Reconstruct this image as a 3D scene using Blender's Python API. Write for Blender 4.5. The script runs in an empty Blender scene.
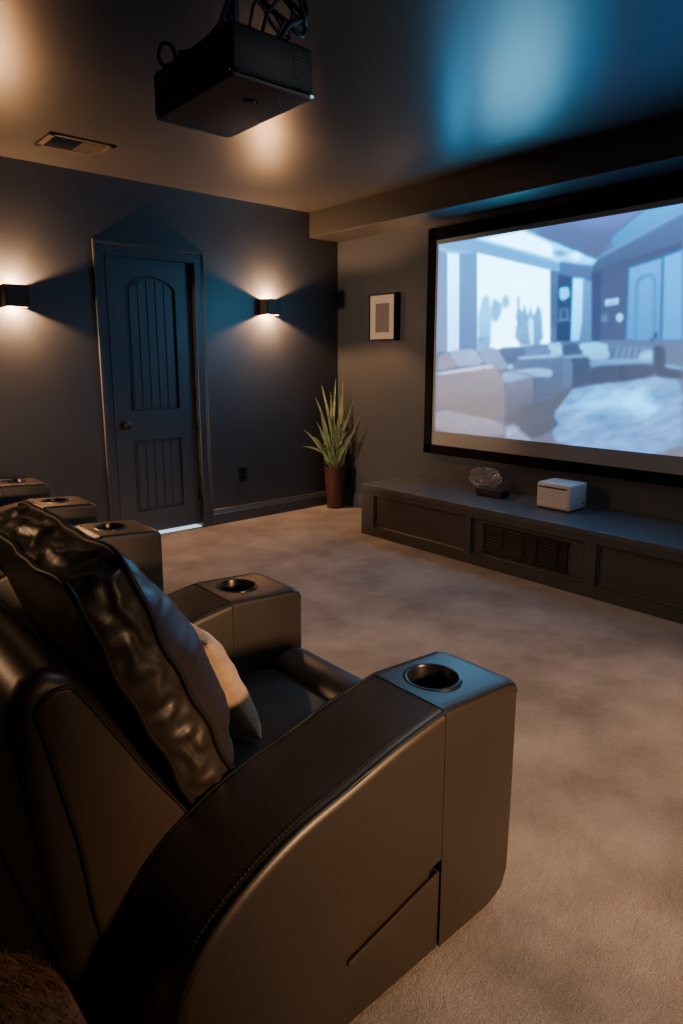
import bpy, bmesh, math, random
import numpy as np
from mathutils import Vector, Matrix, noise as mnoise
random.seed(7)
SC = bpy.context.scene
COL = SC.collection

# ------------------------------------------------------------------ room measurements (metres)
X1, Y1 = 3.784, 4.371          # screen wall, door wall
X0, Y0 = -2.3, -1.35           # rear wall, near side wall
ZC = 2.405                     # ceiling

# ------------------------------------------------------------------ materials
def mat(name, col, rough=.5, metal=0., spec=.5, bump=None, var=None, coat=0., emit=None, sheen=0., trans=0., ior=1.45):
    m = bpy.data.materials.new(name); m.use_nodes = True
    nt = m.node_tree; b = nt.nodes['Principled BSDF']
    I = b.inputs
    I['Base Color'].default_value = (*col, 1); I['Roughness'].default_value = rough
    I['Metallic'].default_value = metal; I['Specular IOR Level'].default_value = spec
    I['Coat Weight'].default_value = coat; I['Sheen Weight'].default_value = sheen
    I['Transmission Weight'].default_value = trans; I['IOR'].default_value = ior
    if emit:
        I['Emission Color'].default_value = (*emit[0], 1); I['Emission Strength'].default_value = emit[1]
    tc = nt.nodes.new('ShaderNodeTexCoord')
    if var:                                  # (second colour, scale[, detail])
        n = nt.nodes.new('ShaderNodeTexNoise'); n.inputs['Scale'].default_value = var[1]
        n.inputs['Detail'].default_value = var[2] if len(var) > 2 else 4
        r = nt.nodes.new('ShaderNodeValToRGB')
        r.color_ramp.elements[0].position = .35; r.color_ramp.elements[1].position = .65
        r.color_ramp.elements[0].color = (*col, 1); r.color_ramp.elements[1].color = (*var[0], 1)
        nt.links.new(tc.outputs['Object'], n.inputs['Vector']); nt.links.new(n.outputs['Fac'], r.inputs['Fac'])
        nt.links.new(r.outputs['Color'], I['Base Color'])
    if bump:                                 # list of (scale, strength, distance)
        prev = None
        for sc, st, di in bump:
            n = nt.nodes.new('ShaderNodeTexNoise'); n.inputs['Scale'].default_value = sc; n.inputs['Detail'].default_value = 3
            bp = nt.nodes.new('ShaderNodeBump'); bp.inputs['Strength'].default_value = st; bp.inputs['Distance'].default_value = di
            nt.links.new(tc.outputs['Object'], n.inputs['Vector']); nt.links.new(n.outputs['Fac'], bp.inputs['Height'])
            if prev: nt.links.new(prev.outputs['Normal'], bp.inputs['Normal'])
            prev = bp
        nt.links.new(prev.outputs['Normal'], I['Normal'])
    return m

M = {}
M['wall']    = mat('wall_paint', (.053, .060, .073), .36, spec=.65, bump=[(160, .10, .002)])
M['ceil']    = mat('ceiling_paint', (.050, .051, .053), .33, spec=.52, bump=[(2.2, .12, .01), (55, .06, .002)])
M['trim']    = mat('trim_paint', (.062, .073, .090), .36, spec=.6)
M['door']    = mat('door_paint', (.070, .082, .098), .38, spec=.6)
M['black']   = mat('black_plastic', (.012, .012, .013), .42)
M['matte']   = mat('black_velvet', (.006, .006, .007), .9, spec=.1)
M['leather'] = mat('dark_leather', (.024, .018,   .0135), .43, spec=1.0, bump=[(260, .18, .001), (14, .10, .006)])
M['panelleather'] = mat('side_leather', (.040, .029, .021), .44, spec=.5, bump=[(260, .18, .001), (10, .08, .006)])
M['piping']  = mat('leather_piping', (.012, .010, .009), .5)
M['stitch']  = mat('stitch_thread', (.06, .048, .036), .8)
M['ring']    = mat('cup_ring', (.010, .010, .010), .28, spec=.6)
M['cabinet'] = mat('cabinet_paint', (.062, .058, .056), .50)
M['cabtop']  = mat('cabinet_top_stain', (.055, .062, .070), .42, spec=.65, var=((.075, .083, .090), 14), bump=[(30, .12, .003)])
M['white']   = mat('white_plastic', (.62, .61, .60), .45)
M['slot']    = mat('slot_dark', (.01, .01, .01), .6)
M['grey']    = mat('pale_grey_plastic', (.5, .49, .48), .5)
M['screen']  = mat('screen_fabric', (.27, .27, .27), .9, spec=.1)
M['pot']     = mat('glazed_terracotta', (.062, .028, .019), .38, coat=.2, bump=[(40, .05, .002)])
M['soil']    = mat('potting_soil', (.02, .013, .009), .95, bump=[(90, .8, .01)])
M['leaf']    = mat('leaf_green', (.27, .34, .19), .5, var=((.12, .18, .09), 9))
M['cream']   = mat('cream_mat_board', (.62, .57, .50), .8)
M['fuzz']    = mat('tan_plush', (.52, .38, .24), .95, sheen=.5, spec=.1, bump=[(180, .6, .004)], var=((.42, .29, .18), 40))
M['shag']    = mat('brown_shag', (.17, .11, .075), .95, spec=.1, var=((.095, .062, .042), 30))
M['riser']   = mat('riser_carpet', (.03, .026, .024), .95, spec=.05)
M['vent']    = mat('vent_enamel', (.06, .05, .042), .45)
M['sconce']  = mat('sconce_bronze', (.045, .032, .025), .5)
M['glow']    = mat('lamp_diffuser', (1, .9, .75), .5, emit=((1., .62, .32), 40))
M['doorglow']    = mat('under_door_light', (.6, .65, .7), .6, emit=((.62, .85, 1.), 1.3))
M['crystal'] = mat('clear_crystal', (.85, .85, .87), .12, trans=.93, ior=1.5)
M['metal']   = mat('dull_steel', (.16, .17, .18), .4, metal=1)
M['cable']   = mat('cable_rubber', (.010, .010, .011), .5)
M['lens']    = mat('lens_glass', (.02, .03, .05), .05, coat=1)
M['lensglow']= mat('lens_and_glint', (.1, .3, .4), .2, emit=((.25, .75, 1.), .8))
M['projector']= mat('projector_shell', (.007, .007, .008), .5, spec=.3, bump=[(300, .1, .0005)])
M['projbelly']= mat('projector_underside', (.085, .07, .06), .5)

def carpet():
    m = mat('carpet_pile', (.40, .335, .285), .95, spec=.08, sheen=.25)
    nt = m.node_tree; b = nt.nodes['Principled BSDF']
    tc = nt.nodes.new('ShaderNodeTexCoord')
    def nz(scale, det, rough=.6):
        n = nt.nodes.new('ShaderNodeTexNoise'); n.inputs['Scale'].default_value = scale
        n.inputs['Detail'].default_value = det; n.inputs['Roughness'].default_value = rough
        nt.links.new(tc.outputs['Object'], n.inputs['Vector']); return n
    big, fine, mid = nz(2.6, 5, .62), nz(300, 3), nz(60, 4)
    r = nt.nodes.new('ShaderNodeValToRGB')
    r.color_ramp.elements[0].position = .36; r.color_ramp.elements[0].color = (.225, .203, .185, 1)
    r.color_ramp.elements[1].position = .64; r.color_ramp.elements[1].color = (.43, .39, .36, 1)
    nt.links.new(big.outputs['Fac'], r.inputs['Fac'])
    r2 = nt.nodes.new('ShaderNodeValToRGB')
    r2.color_ramp.elements[0].position = .34; r2.color_ramp.elements[0].color = (.45, .45, .45, 1)
    r2.color_ramp.elements[1].position = .62; r2.color_ramp.elements[1].color = (1, 1, 1, 1)
    nt.links.new(fine.outputs['Fac'], r2.inputs['Fac'])
    mx = nt.nodes.new('ShaderNodeMix'); mx.data_type = 'RGBA'; mx.blend_type = 'MULTIPLY'; mx.inputs[0].default_value = .85
    nt.links.new(r.outputs['Color'], mx.inputs[6]); nt.links.new(r2.outputs['Color'], mx.inputs[7])
    nt.links.new(mx.outputs[2], b.inputs['Base Color'])
    b1 = nt.nodes.new('ShaderNodeBump'); b1.inputs['Strength'].default_value = .9; b1.inputs['Distance'].default_value = .007
    b2 = nt.nodes.new('ShaderNodeBump'); b2.inputs['Strength'].default_value = .5; b2.inputs['Distance'].default_value = .012
    nt.links.new(fine.outputs['Fac'], b1.inputs['Height']); nt.links.new(mid.outputs['Fac'], b2.inputs['Height'])
    nt.links.new(b2.outputs['Normal'], b1.inputs['Normal']); nt.links.new(b1.outputs['Normal'], b.inputs['Normal'])
    return m
M['carpet'] = carpet()

def art_material():                          # a soft vertical-streaked grey print
    m = mat('art_print', (.2, .19, .18), .5)
    nt = m.node_tree; tc = nt.nodes.new('ShaderNodeTexCoord'); mp = nt.nodes.new('ShaderNodeMapping')
    mp.inputs['Scale'].default_value = (1, 40, 3)
    n = nt.nodes.new('ShaderNodeTexNoise'); n.inputs['Scale'].default_value = 3
    r = nt.nodes.new('ShaderNodeValToRGB')
    r.color_ramp.elements[0].color = (.10, .09, .085, 1); r.color_ramp.elements[1].color = (.26, .24, .22, 1)
    nt.links.new(tc.outputs['Object'], mp.inputs['Vector']); nt.links.new(mp.outputs['Vector'], n.inputs['Vector'])
    nt.links.new(n.outputs['Fac'], r.inputs['Fac']); nt.links.new(r.outputs['Color'], m.node_tree.nodes['Principled BSDF'].inputs['Base Color'])
    return m
M['art'] = art_material()

# ------------------------------------------------------------------ mesh helpers
def link(name, bm, m, parent=None, smooth=None, loc=None):
    bmesh.ops.recalc_face_normals(bm, faces=bm.faces)
    me = bpy.data.meshes.new(name); bm.to_mesh(me); bm.free()
    if smooth is not None:
        me.shade_smooth(); me.set_sharp_from_angle(angle=math.radians(smooth))
    me.materials.append(m)
    o = bpy.data.objects.new(name, me); COL.objects.link(o)
    if loc: o.location = loc
    if parent: o.parent = parent
    return o

def BM(): return bmesh.new()

def box(bm, x0, x1, y0, y1, z0, z1, bev=0, seg=2):
    t = BM()
    bmesh.ops.create_cube(t, size=1)
    for v in t.verts:
        v.co = Vector(((x0 + x1) / 2 + v.co.x * (x1 - x0), (y0 + y1) / 2 + v.co.y * (y1 - y0), (z0 + z1) / 2 + v.co.z * (z1 - z0)))
    if bev: bmesh.ops.bevel(t, geom=list(t.edges), offset=bev, segments=seg, profile=.5, affect='EDGES')
    merge(bm, t)

def merge(bm, t, mtx=None):
    if mtx is not None: bmesh.ops.transform(t, matrix=mtx, verts=t.verts)
    me = bpy.data.meshes.new('tmp'); t.to_mesh(me); t.free()
    bm.from_mesh(me); bpy.data.meshes.remove(me)

def prism(bm, pts, axis, lo, hi, bev=0, seg=3, skip=None):
    """extrude a 2-D outline along an axis: 'y' -> pts are (x,z); 'x' -> (y,z); 'z' -> (x,y); rounds the two cap outlines"""
    t = BM()
    def P(p, h): return {'y': (p[0], h, p[1]), 'x': (h, p[0], p[1]), 'z': (p[0], p[1], h)}[axis]
    a = [t.verts.new(P(p, lo)) for p in pts]; b = [t.verts.new(P(p, hi)) for p in pts]
    t.faces.new(a); t.faces.new(b); n = len(pts)
    for i in range(n): t.faces.new((a[i], a[(i + 1) % n], b[(i + 1) % n], b[i]))
    bmesh.ops.recalc_face_normals(t, faces=t.faces)
    if bev:
        s = set(a); s2 = set(b)
        ed = [e for e in t.edges if (e.verts[0] in s and e.verts[1] in s) or (e.verts[0] in s2 and e.verts[1] in s2)]
        if skip: ed = [e for e in ed if not skip((e.verts[0].co + e.verts[1].co) / 2)]
        bmesh.ops.bevel(t, geom=ed, offset=bev, segments=seg, profile=.5, affect='EDGES')
    merge(bm, t)

def lathe(bm, prof, c, n=32, axis='z', caps=True):
    """prof: list of (r, h)"""
    rings = []
    for r, h in prof:
        ring = []
        for k in range(n):
            a = 2 * math.pi * k / n; u, v = r * math.cos(a), r * math.sin(a)
            p = {'z': (u, v, h), 'y': (u, h, v), 'x': (h, u, v)}[axis]
            ring.append(bm.verts.new((c[0] + p[0], c[1] + p[1], c[2] + p[2])))
        rings.append(ring)
    for i in range(len(rings) - 1):
        for k in range(n):
            bm.faces.new((rings[i][k], rings[i][(k + 1) % n], rings[i + 1][(k + 1) % n], rings[i + 1][k]))
    if caps and prof[0][0] > 1e-5: bm.faces.new(rings[0])
    if caps and prof[-1][0] > 1e-5: bm.faces.new(rings[-1])
    bmesh.ops.remove_doubles(bm, verts=bm.verts, dist=1e-6)

def tube(bm, pts, r, n=8, closed=False):
    pts = [Vector(p) for p in pts]; N = len(pts); rings = []
    up = None
    for i, p in enumerate(pts):
        a = pts[i - 1] if (i > 0 or closed) else p; b = pts[(i + 1) % N] if (i < N - 1 or closed) else p
        d = (b - a).normalized()
        if up is None:
            up = Vector((0, 0, 1)) if abs(d.z) < .9 else Vector((1, 0, 0))
        s = d.cross(up).normalized(); up = s.cross(d).normalized()
        rr = r[i] if isinstance(r, (list, tuple)) else r
        rings.append([bm.verts.new(p + rr * (math.cos(2 * math.pi * k / n) * s + math.sin(2 * math.pi * k / n) * up)) for k in range(n)])
    for i in range(N if closed else N - 1):
        A, B = rings[i], rings[(i + 1) % N]
        for k in range(n): bm.faces.new((A[k], A[(k + 1) % n], B[(k + 1) % n], B[k]))
    if not closed: bm.faces.new(rings[0]); bm.faces.new(rings[-1])

def spline(ctrl, n=8, closed=False):
    """Catmull-Rom through control points"""
    P = [Vector(p) for p in ctrl]; N = len(P); out = []
    for i in range(N if closed else N - 1):
        p1, p2 = P[i], P[(i + 1) % N]
        p0 = P[i - 1] if (i > 0 or closed) else p1; p3 = P[(i + 2) % N] if (i + 2 < N or closed) else p2
        for k in range(n):
            t = k / n
            out.append(.5 * ((2 * p1) + (p2 - p0) * t + (2 * p0 - 5 * p1 + 4 * p2 - p3) * t * t + (3 * p1 - p0 - 3 * p2 + p3) * t ** 3))
    if not closed: out.append(P[-1])
    return out

def cut(o, cutter_bm):
    """subtract a shape from a mesh object, baked into its mesh"""
    bmesh.ops.recalc_face_normals(cutter_bm, faces=cutter_bm.faces)
    me = bpy.data.meshes.new('cut'); cutter_bm.to_mesh(me); cutter_bm.free()
    c = bpy.data.objects.new('cut', me); COL.objects.link(c)
    if o.parent: c.matrix_world = Matrix()
    md = o.modifiers.new('b', 'BOOLEAN'); md.operation = 'DIFFERENCE'; md.object = c; md.solver = 'EXACT'
    bpy.context.view_layer.update(); dg = bpy.context.evaluated_depsgraph_get()
    nm = bpy.data.meshes.new_from_object(o.evaluated_get(dg))
    o.modifiers.clear(); old = o.data; o.data = nm
    bpy.data.objects.remove(c); bpy.data.meshes.remove(me); bpy.data.meshes.remove(old)

def thing(name, label, cat, loc=(0, 0, 0), group=None):
    o = bpy.data.objects.new(name, None); COL.objects.link(o); o.location = loc
    o['label'] = label; o['category'] = cat
    if group: o['group'] = group
    o.empty_display_size = .1
    return o

def tag(o, label, cat, group=None):
    o['label'] = label; o['category'] = cat
    if group: o['group'] = group
    return o

def struct(name, bm, m, parent=None, smooth=None):
    o = link(name, bm, m, parent, smooth)
    if not parent: o['kind'] = 'structure'
    return o

def keep(o, root):
    """parent a mesh authored in room coordinates to a thing's empty without moving it"""
    o.parent = root
    o.data.transform(Matrix.Translation(-Vector(root.location)))
    return o

# ------------------------------------------------------------------ the projected picture: outlines in metres on the screen (y, z), top and bottom colour, mottling, edge softness
PICTURE = [
 ([(3.269,2.065),(2.292,2.085),(2.239,1.311),(3.243,1.322)], (-3.49,-1.34,0.12), (-2.83,-1.72,-0.43), 0, 2),
 ([(2.365,2.083),(1.513,2.114),(1.44,1.349),(2.318,1.367)], (-3.17,-1.74,-0.27), (-3.23,-2.44,-1.1), 0, 2),
 ([(3.249,1.477),(2.248,1.443),(1.451,1.466),(1.38,0.717),(3.223,0.724)], (-2.9,-2.02,-0.77), (-2.02,-1.96,-1.32), 0, 2),
 ([(3.242,2.055),(2.87,2.052),(2.276,1.843),(2.271,1.782),(2.338,1.794),(2.897,1.964),(3.144,1.98)], (-9.0,-0.45,1.0), (-9.0,-0.45,1.0), 0, 6),
 ([(2.909,2.051),(2.546,2.055),(2.281,1.926),(2.275,1.837),(2.441,1.894)], (0.56,2.9,3.54), (0.56,2.9,3.54), 0, 10),
 ([(2.331,1.968),(2.252,1.925),(2.124,1.862),(2.029,1.822),(2.053,1.79),(2.169,1.813),(2.324,1.851)], (-8.5,1.15,2.55), (-8.5,1.15,2.55), 0, 8),
 ([(2.204,1.865),(2.168,1.883),(2.13,1.855),(2.164,1.831)], (0.06,3.07,3.67), (0.06,3.07,3.67), 0, 14),
 ([(2.327,1.896),(2.276,1.901),(2.224,1.878),(2.273,1.864)], (-2.18,-0.71,0.43), (-2.18,-0.71,0.43), 0, 6),
 ([(2.417,2.068),(1.567,2.096),(1.781,2.046),(1.944,1.939),(2.032,1.823),(2.331,1.962),(2.453,2.017)], (-2.81,-1.81,-0.36), (-2.92,-2.41,-1.15), 0, 5),
 ([(2.224,2.06),(1.782,2.065),(1.946,1.954),(2.087,2.0)], (-2.58,-1.52,0.25), (-2.76,-2.07,-0.52), 0, 20),
 ([(1.781,2.047),(1.508,2.067),(1.577,2.028),(1.939,1.877),(1.958,1.915),(1.934,1.948)], (-9.0,-0.51,0.87), (-4.72,-1.24,0.3), 0, 6),
 ([(1.939,1.877),(1.577,2.03),(1.574,1.999),(2.026,1.822),(2.036,1.831)], (-3.64,-0.64,0.84), (-3.22,-1.26,0.25), 0, 6),
 ([(2.026,1.822),(1.574,1.999),(1.561,1.858),(1.99,1.766),(2.057,1.794)], (-3.2,-1.96,-0.6), (-3.36,-2.66,-1.39), 0, 6),
 ([(1.997,1.771),(1.561,1.86),(1.558,1.826),(1.843,1.779),(2.003,1.743)], (-3.6,-2.99,-1.72), (-3.6,-2.99,-1.72), 0, 6),
 ([(2.053,1.79),(1.988,1.768),(1.844,1.789),(1.559,1.831),(1.515,1.355),(2.033,1.366),(2.062,1.754)], (-3.32,-2.78,-1.52), (-3.32,-2.78,-1.52), 0, 6),
 ([(1.841,1.756),(1.658,1.792),(1.63,1.357),(1.825,1.361)], (-9.0,-0.43,1.13), (-4.11,-1.15,0.41), 0, 6),
 ([(1.794,1.667),(1.782,1.692),(1.752,1.709),(1.721,1.713),(1.699,1.702),(1.685,1.668),(1.663,1.358),(1.774,1.36)], (-3.89,-1.78,-0.29), (-3.89,-1.78,-0.29), 0, 6),
 ([(1.784,1.656),(1.773,1.68),(1.746,1.699),(1.722,1.704),(1.705,1.692),(1.694,1.661),(1.672,1.358),(1.765,1.36)], (-9.0,-0.51,1.06), (-4.08,-1.06,0.41), 0, 6),
 ([(1.655,1.796),(1.557,1.819),(1.515,1.355),(1.626,1.357)], (-9.0,-0.17,1.35), (-5.27,-0.78,0.71), 0, 6),
 ([(1.662,1.794),(1.654,1.795),(1.626,1.357),(1.636,1.357)], (-3.81,-2.55,-1.26), (-3.81,-2.55,-1.26), 0, 3),
 ([(1.667,1.395),(1.654,1.399),(1.653,1.366),(1.666,1.366)], (-4.38,-3.66,-2.29), (-4.38,-3.66,-2.29), 0, 3),
 ([(1.687,1.367),(1.674,1.368),(1.675,1.354),(1.686,1.354)], (-4.38,-3.66,-2.29), (-4.38,-3.66,-2.29), 0, 3),
 ([(1.968,1.592),(1.886,1.599),(1.886,1.562),(1.965,1.556)], (-1.83,1.04,2.0), (-1.83,1.04,2.0), 0, 3),
 ([(1.949,1.573),(1.902,1.581),(1.903,1.575),(1.948,1.567)], (-2.76,-1.63,-0.49), (-2.76,-1.63,-0.49), 0, 2),
 ([(1.991,1.507),(1.948,1.516),(1.941,1.467),(1.985,1.467)], (-2.96,-1.8,-0.69), (-2.96,-1.8,-0.69), 0, 3),
 ([(1.895,1.49),(1.89,1.508),(1.874,1.513),(1.858,1.506),(1.852,1.488),(1.857,1.47),(1.873,1.463),(1.888,1.471)], (-1.56,1.39,2.31), (-1.56,1.39,2.31), 0, 4),
 ([(1.882,1.497),(1.873,1.5),(1.868,1.494),(1.875,1.488),(1.867,1.479),(1.876,1.475)], (-2.39,-1.08,0.19), (-2.39,-1.08,0.19), 0, 3),
 ([(2.338,1.794),(2.271,1.782),(2.239,1.3),(2.308,1.3),(2.259,1.371),(2.288,1.797),(2.321,1.817)], (-4.18,-1.34,0.19), (-4.18,-1.34,0.19), 0, 6),
 ([(2.338,1.796),(2.271,1.78),(2.288,1.802),(2.287,1.79),(2.334,1.811)], (-9.0,-0.12,1.35), (-9.0,-0.12,1.35), 0, 3),
 ([(2.282,1.765),(2.18,1.737),(2.165,1.364),(2.265,1.366)], (-3.79,-3.11,-1.87), (-3.99,-3.31,-2.17), 0, 6),
 ([(2.256,1.684),(2.215,1.684),(2.202,1.674),(2.195,1.638),(2.197,1.625),(2.211,1.616),(2.22,1.611),(2.237,1.604),(2.246,1.606),(2.261,1.618),(2.265,1.633),(2.267,1.673)], (-9.0,0.76,1.98), (-9.0,0.76,1.98), 8, 5),
 ([(2.25,1.561),(2.21,1.563),(2.197,1.551),(2.191,1.506),(2.201,1.492),(2.246,1.491),(2.259,1.503),(2.26,1.547)], (-3.25,-2.15,-1.03), (-3.25,-2.15,-1.03), 8, 4),
 ([(2.239,1.547),(2.213,1.548),(2.21,1.501),(2.235,1.5)], (-3.79,-3.11,-1.87), (-3.79,-3.11,-1.87), 0, 4),
 ([(2.274,1.493),(2.171,1.494),(2.171,1.484),(2.273,1.481)], (-2.85,-1.54,-0.42), (-2.85,-1.54,-0.42), 0, 3),
 ([(2.116,1.724),(2.057,1.698),(2.032,1.361),(2.117,1.363),(2.102,1.474)], (-3.26,-0.77,0.49), (-3.01,-1.56,-0.25), 0, 6),
 ([(2.182,1.734),(2.114,1.722),(2.102,1.474),(2.115,1.363),(2.171,1.364)], (-9.0,1.91,2.98), (-9.0,0.71,2.0), 0, 6),
 ([(2.062,1.754),(2.003,1.746),(1.979,1.36),(2.033,1.361)], (-3.66,-3.12,-1.8), (-3.66,-3.12,-1.8), 0, 5),
 ([(3.242,2.049),(3.158,1.988),(3.132,1.308),(3.234,1.309)], (-2.66,-1.03,0.38), (-1.81,-1.1,0.02), 0, 6),
 ([(3.242,2.049),(3.159,2.013),(2.905,1.961),(2.904,1.949),(3.158,1.982),(3.241,2.023)], (-3.16,0.34,1.61), (-3.16,0.34,1.61), 0, 5),
 ([(3.158,1.985),(3.048,1.969),(3.023,1.307),(3.132,1.308)], (-1.95,2.83,3.64), (-0.6,1.48,2.62), 0, 4),
 ([(3.048,1.969),(2.9,1.961),(2.863,1.305),(3.023,1.307)], (-6.25,-0.86,0.6), (-3.23,-1.65,-0.27), 0, 6),
 ([(2.9,1.961),(2.338,1.794),(2.308,1.333),(2.867,1.316)], (1.27,2.98,3.58), (1.27,2.98,3.58), 0, 4),
 ([(2.842,1.651),(2.825,1.67),(2.814,1.673),(2.795,1.666),(2.784,1.638),(2.768,1.543),(2.762,1.485),(2.758,1.372),(2.775,1.339),(2.837,1.334),(2.857,1.367),(2.866,1.487),(2.864,1.543),(2.851,1.624)], (-9.0,0.67,1.79), (-3.17,0.02,1.23), 14, 10),
 ([(2.748,1.641),(2.729,1.636),(2.717,1.63),(2.694,1.61),(2.689,1.595),(2.691,1.56),(2.698,1.539),(2.72,1.499),(2.732,1.5),(2.753,1.542),(2.758,1.57),(2.755,1.626)], (-3.91,-0.14,1.09), (-3.91,-0.14,1.09), 14, 8),
 ([(2.676,1.64),(2.661,1.656),(2.651,1.656),(2.633,1.641),(2.629,1.631),(2.634,1.608),(2.64,1.601),(2.656,1.596),(2.665,1.602),(2.677,1.628)], (-4.71,0.23,1.3), (-4.71,0.23,1.3), 10, 8),
 ([(2.555,1.394),(2.564,1.566),(2.564,1.622),(2.556,1.649),(2.55,1.635),(2.534,1.563),(2.525,1.552),(2.51,1.59),(2.501,1.586),(2.485,1.536),(2.478,1.534),(2.466,1.576),(2.458,1.575),(2.442,1.527),(2.432,1.529),(2.416,1.585),(2.406,1.588),(2.389,1.547),(2.38,1.501),(2.367,1.382),(2.397,1.347),(2.519,1.346)], (-3.91,-0.14,1.09), (-2.83,-0.99,0.19), 16, 7),
 ([(2.464,1.507),(2.453,1.518),(2.446,1.49),(2.431,1.38),(2.431,1.349),(2.447,1.347),(2.454,1.375),(2.464,1.476)], (-1.17,1.39,2.33), (-1.17,1.39,2.33), 10, 5),
 ([(2.854,1.406),(2.793,1.401),(2.773,1.385),(2.762,1.337),(2.778,1.322),(2.848,1.317),(2.868,1.333),(2.87,1.391)], (-2.81,-0.56,0.65), (-2.81,-0.56,0.65), 16, 7),
 ([(2.668,1.33),(2.517,1.335),(2.443,1.338),(2.33,1.339),(2.288,1.339),(2.251,1.335),(2.236,1.335),(2.217,1.341),(2.211,1.328),(2.207,1.28),(2.22,1.267),(2.271,1.268),(2.276,1.268),(2.246,1.27),(2.289,1.268),(2.476,1.261),(2.546,1.25),(2.61,1.219),(2.643,1.231),(2.695,1.307)], (-3.07,-2.11,-0.89), (-3.27,-2.54,-1.37), 2, 5),
 ([(2.468,1.329),(2.42,1.341),(2.387,1.344),(2.317,1.341),(2.295,1.33),(2.284,1.292),(2.317,1.281),(2.443,1.278),(2.48,1.286),(2.481,1.316)], (-2.79,-1.72,-0.49), (-2.79,-1.72,-0.49), 12, 6),
 ([(2.301,1.345),(2.246,1.35),(2.228,1.337),(2.22,1.287),(2.229,1.274),(2.273,1.275),(2.291,1.288),(2.31,1.332)], (-1.95,0.19,1.3), (-1.95,0.19,1.3), 10, 4),
 ([(2.212,1.339),(2.148,1.347),(2.122,1.338),(2.096,1.296),(2.11,1.282),(2.19,1.275),(2.216,1.284),(2.227,1.325)], (-3.49,-2.84,-1.82), (-3.25,-2.52,-1.48), 2, 5),
 ([(1.887,1.334),(1.711,1.339),(1.662,1.324),(1.662,1.262),(1.706,1.246),(1.863,1.252),(1.912,1.267),(1.931,1.318)], (-3.01,-1.76,-0.56), (-3.42,-2.5,-1.28), 14, 6),
 ([(1.868,1.323),(1.859,1.323),(1.874,1.261),(1.886,1.261)], (-2.04,-0.77,0.23), (-2.04,-0.77,0.23), 0, 6),
 ([(1.832,1.323),(1.823,1.323),(1.838,1.261),(1.849,1.261)], (-2.04,-0.77,0.23), (-2.04,-0.77,0.23), 0, 6),
 ([(1.797,1.322),(1.788,1.322),(1.803,1.261),(1.814,1.261)], (-2.04,-0.77,0.23), (-2.04,-0.77,0.23), 0, 6),
 ([(1.762,1.322),(1.753,1.322),(1.767,1.261),(1.778,1.261)], (-2.04,-0.77,0.23), (-2.04,-0.77,0.23), 0, 6),
 ([(1.727,1.321),(1.719,1.321),(1.733,1.261),(1.744,1.261)], (-2.04,-0.77,0.23), (-2.04,-0.77,0.23), 0, 6),
 ([(1.74,1.281),(1.713,1.297),(1.7,1.301),(1.676,1.298),(1.67,1.288),(1.668,1.257),(1.678,1.248),(1.713,1.248),(1.727,1.253),(1.743,1.271)], (-2.97,0.21,1.28), (-2.97,0.21,1.28), 14, 10),
 ([(2.093,1.355),(1.975,1.356),(1.936,1.338),(1.914,1.272),(1.932,1.251),(2.016,1.244),(2.055,1.262),(2.111,1.334)], (-2.67,0.62,1.56), (-2.14,-0.05,0.97), 14, 4),
 ([(2.019,1.242),(1.936,1.253),(1.869,1.256),(1.715,1.257),(1.668,1.253),(1.659,1.238),(1.691,1.231),(1.818,1.219),(1.885,1.215),(1.998,1.211),(2.032,1.215),(2.04,1.234)], (-2.66,-0.4,0.8), (-2.74,-1.39,-0.19), 2, 5),
 ([(1.966,1.216),(1.724,1.229),(1.655,1.219),(1.65,1.169),(1.736,1.141),(2.048,1.09),(2.114,1.083),(2.041,1.109),(2.023,1.133),(2.031,1.195)], (-3.4,-2.97,-2.06), (-3.16,-2.92,-2.17), 2, 5),
 ([(1.841,1.222),(1.838,1.222),(1.836,1.205),(1.83,1.143),(1.83,1.126),(1.833,1.125),(1.835,1.142),(1.841,1.205)], (-4.04,-3.59,-2.63), (-4.04,-3.59,-2.63), 2, 2),
 ([(1.661,1.336),(1.634,1.337),(1.622,1.332),(1.606,1.316),(1.6,1.293),(1.595,1.227),(1.577,1.206),(1.516,1.193),(1.498,1.182),(1.496,1.155),(1.523,1.148),(1.623,1.154),(1.654,1.188),(1.666,1.303)], (-3.64,-3.2,-2.11), (-3.38,-3.03,-2.22), 2, 5),
 ([(1.579,1.226),(1.519,1.217),(1.502,1.213),(1.5,1.204),(1.517,1.203),(1.577,1.208),(1.594,1.212),(1.596,1.225)], (-2.75,-0.38,0.67), (-2.75,-0.38,0.67), 2, 4),
 ([(1.662,1.337),(1.638,1.339),(1.626,1.335),(1.608,1.318),(1.605,1.313),(1.611,1.312),(1.617,1.315),(1.631,1.324),(1.641,1.327),(1.66,1.325),(1.667,1.327),(1.668,1.334)], (-2.79,-2.0,-0.91), (-2.79,-2.0,-0.91), 2, 4),
 ([(2.044,1.097),(1.737,1.141),(1.623,1.152),(1.523,1.146),(1.488,1.068),(1.463,0.796),(1.599,0.72),(2.105,0.721),(2.251,0.76),(2.259,0.894),(2.247,0.95),(2.192,1.013),(2.169,1.041),(2.138,1.074)], (-2.69,-0.8,0.49), (-2.22,-0.73,0.53), 34, 6),
 ([(2.079,1.042),(1.91,1.056),(1.817,1.055),(1.655,1.037),(1.623,1.016),(1.672,0.96),(1.755,0.946),(2.001,0.952),(2.08,0.969),(2.116,1.023)], (-3.0,0.41,1.63), (-3.0,0.41,1.63), 26, 30),
 ([(1.845,1.053),(1.747,1.071),(1.698,1.059),(1.626,0.997),(1.632,0.977),(1.726,0.964),(1.775,0.977),(1.851,1.032)], (-3.98,1.15,2.24), (-3.98,1.15,2.24), 20, 30),
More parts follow.
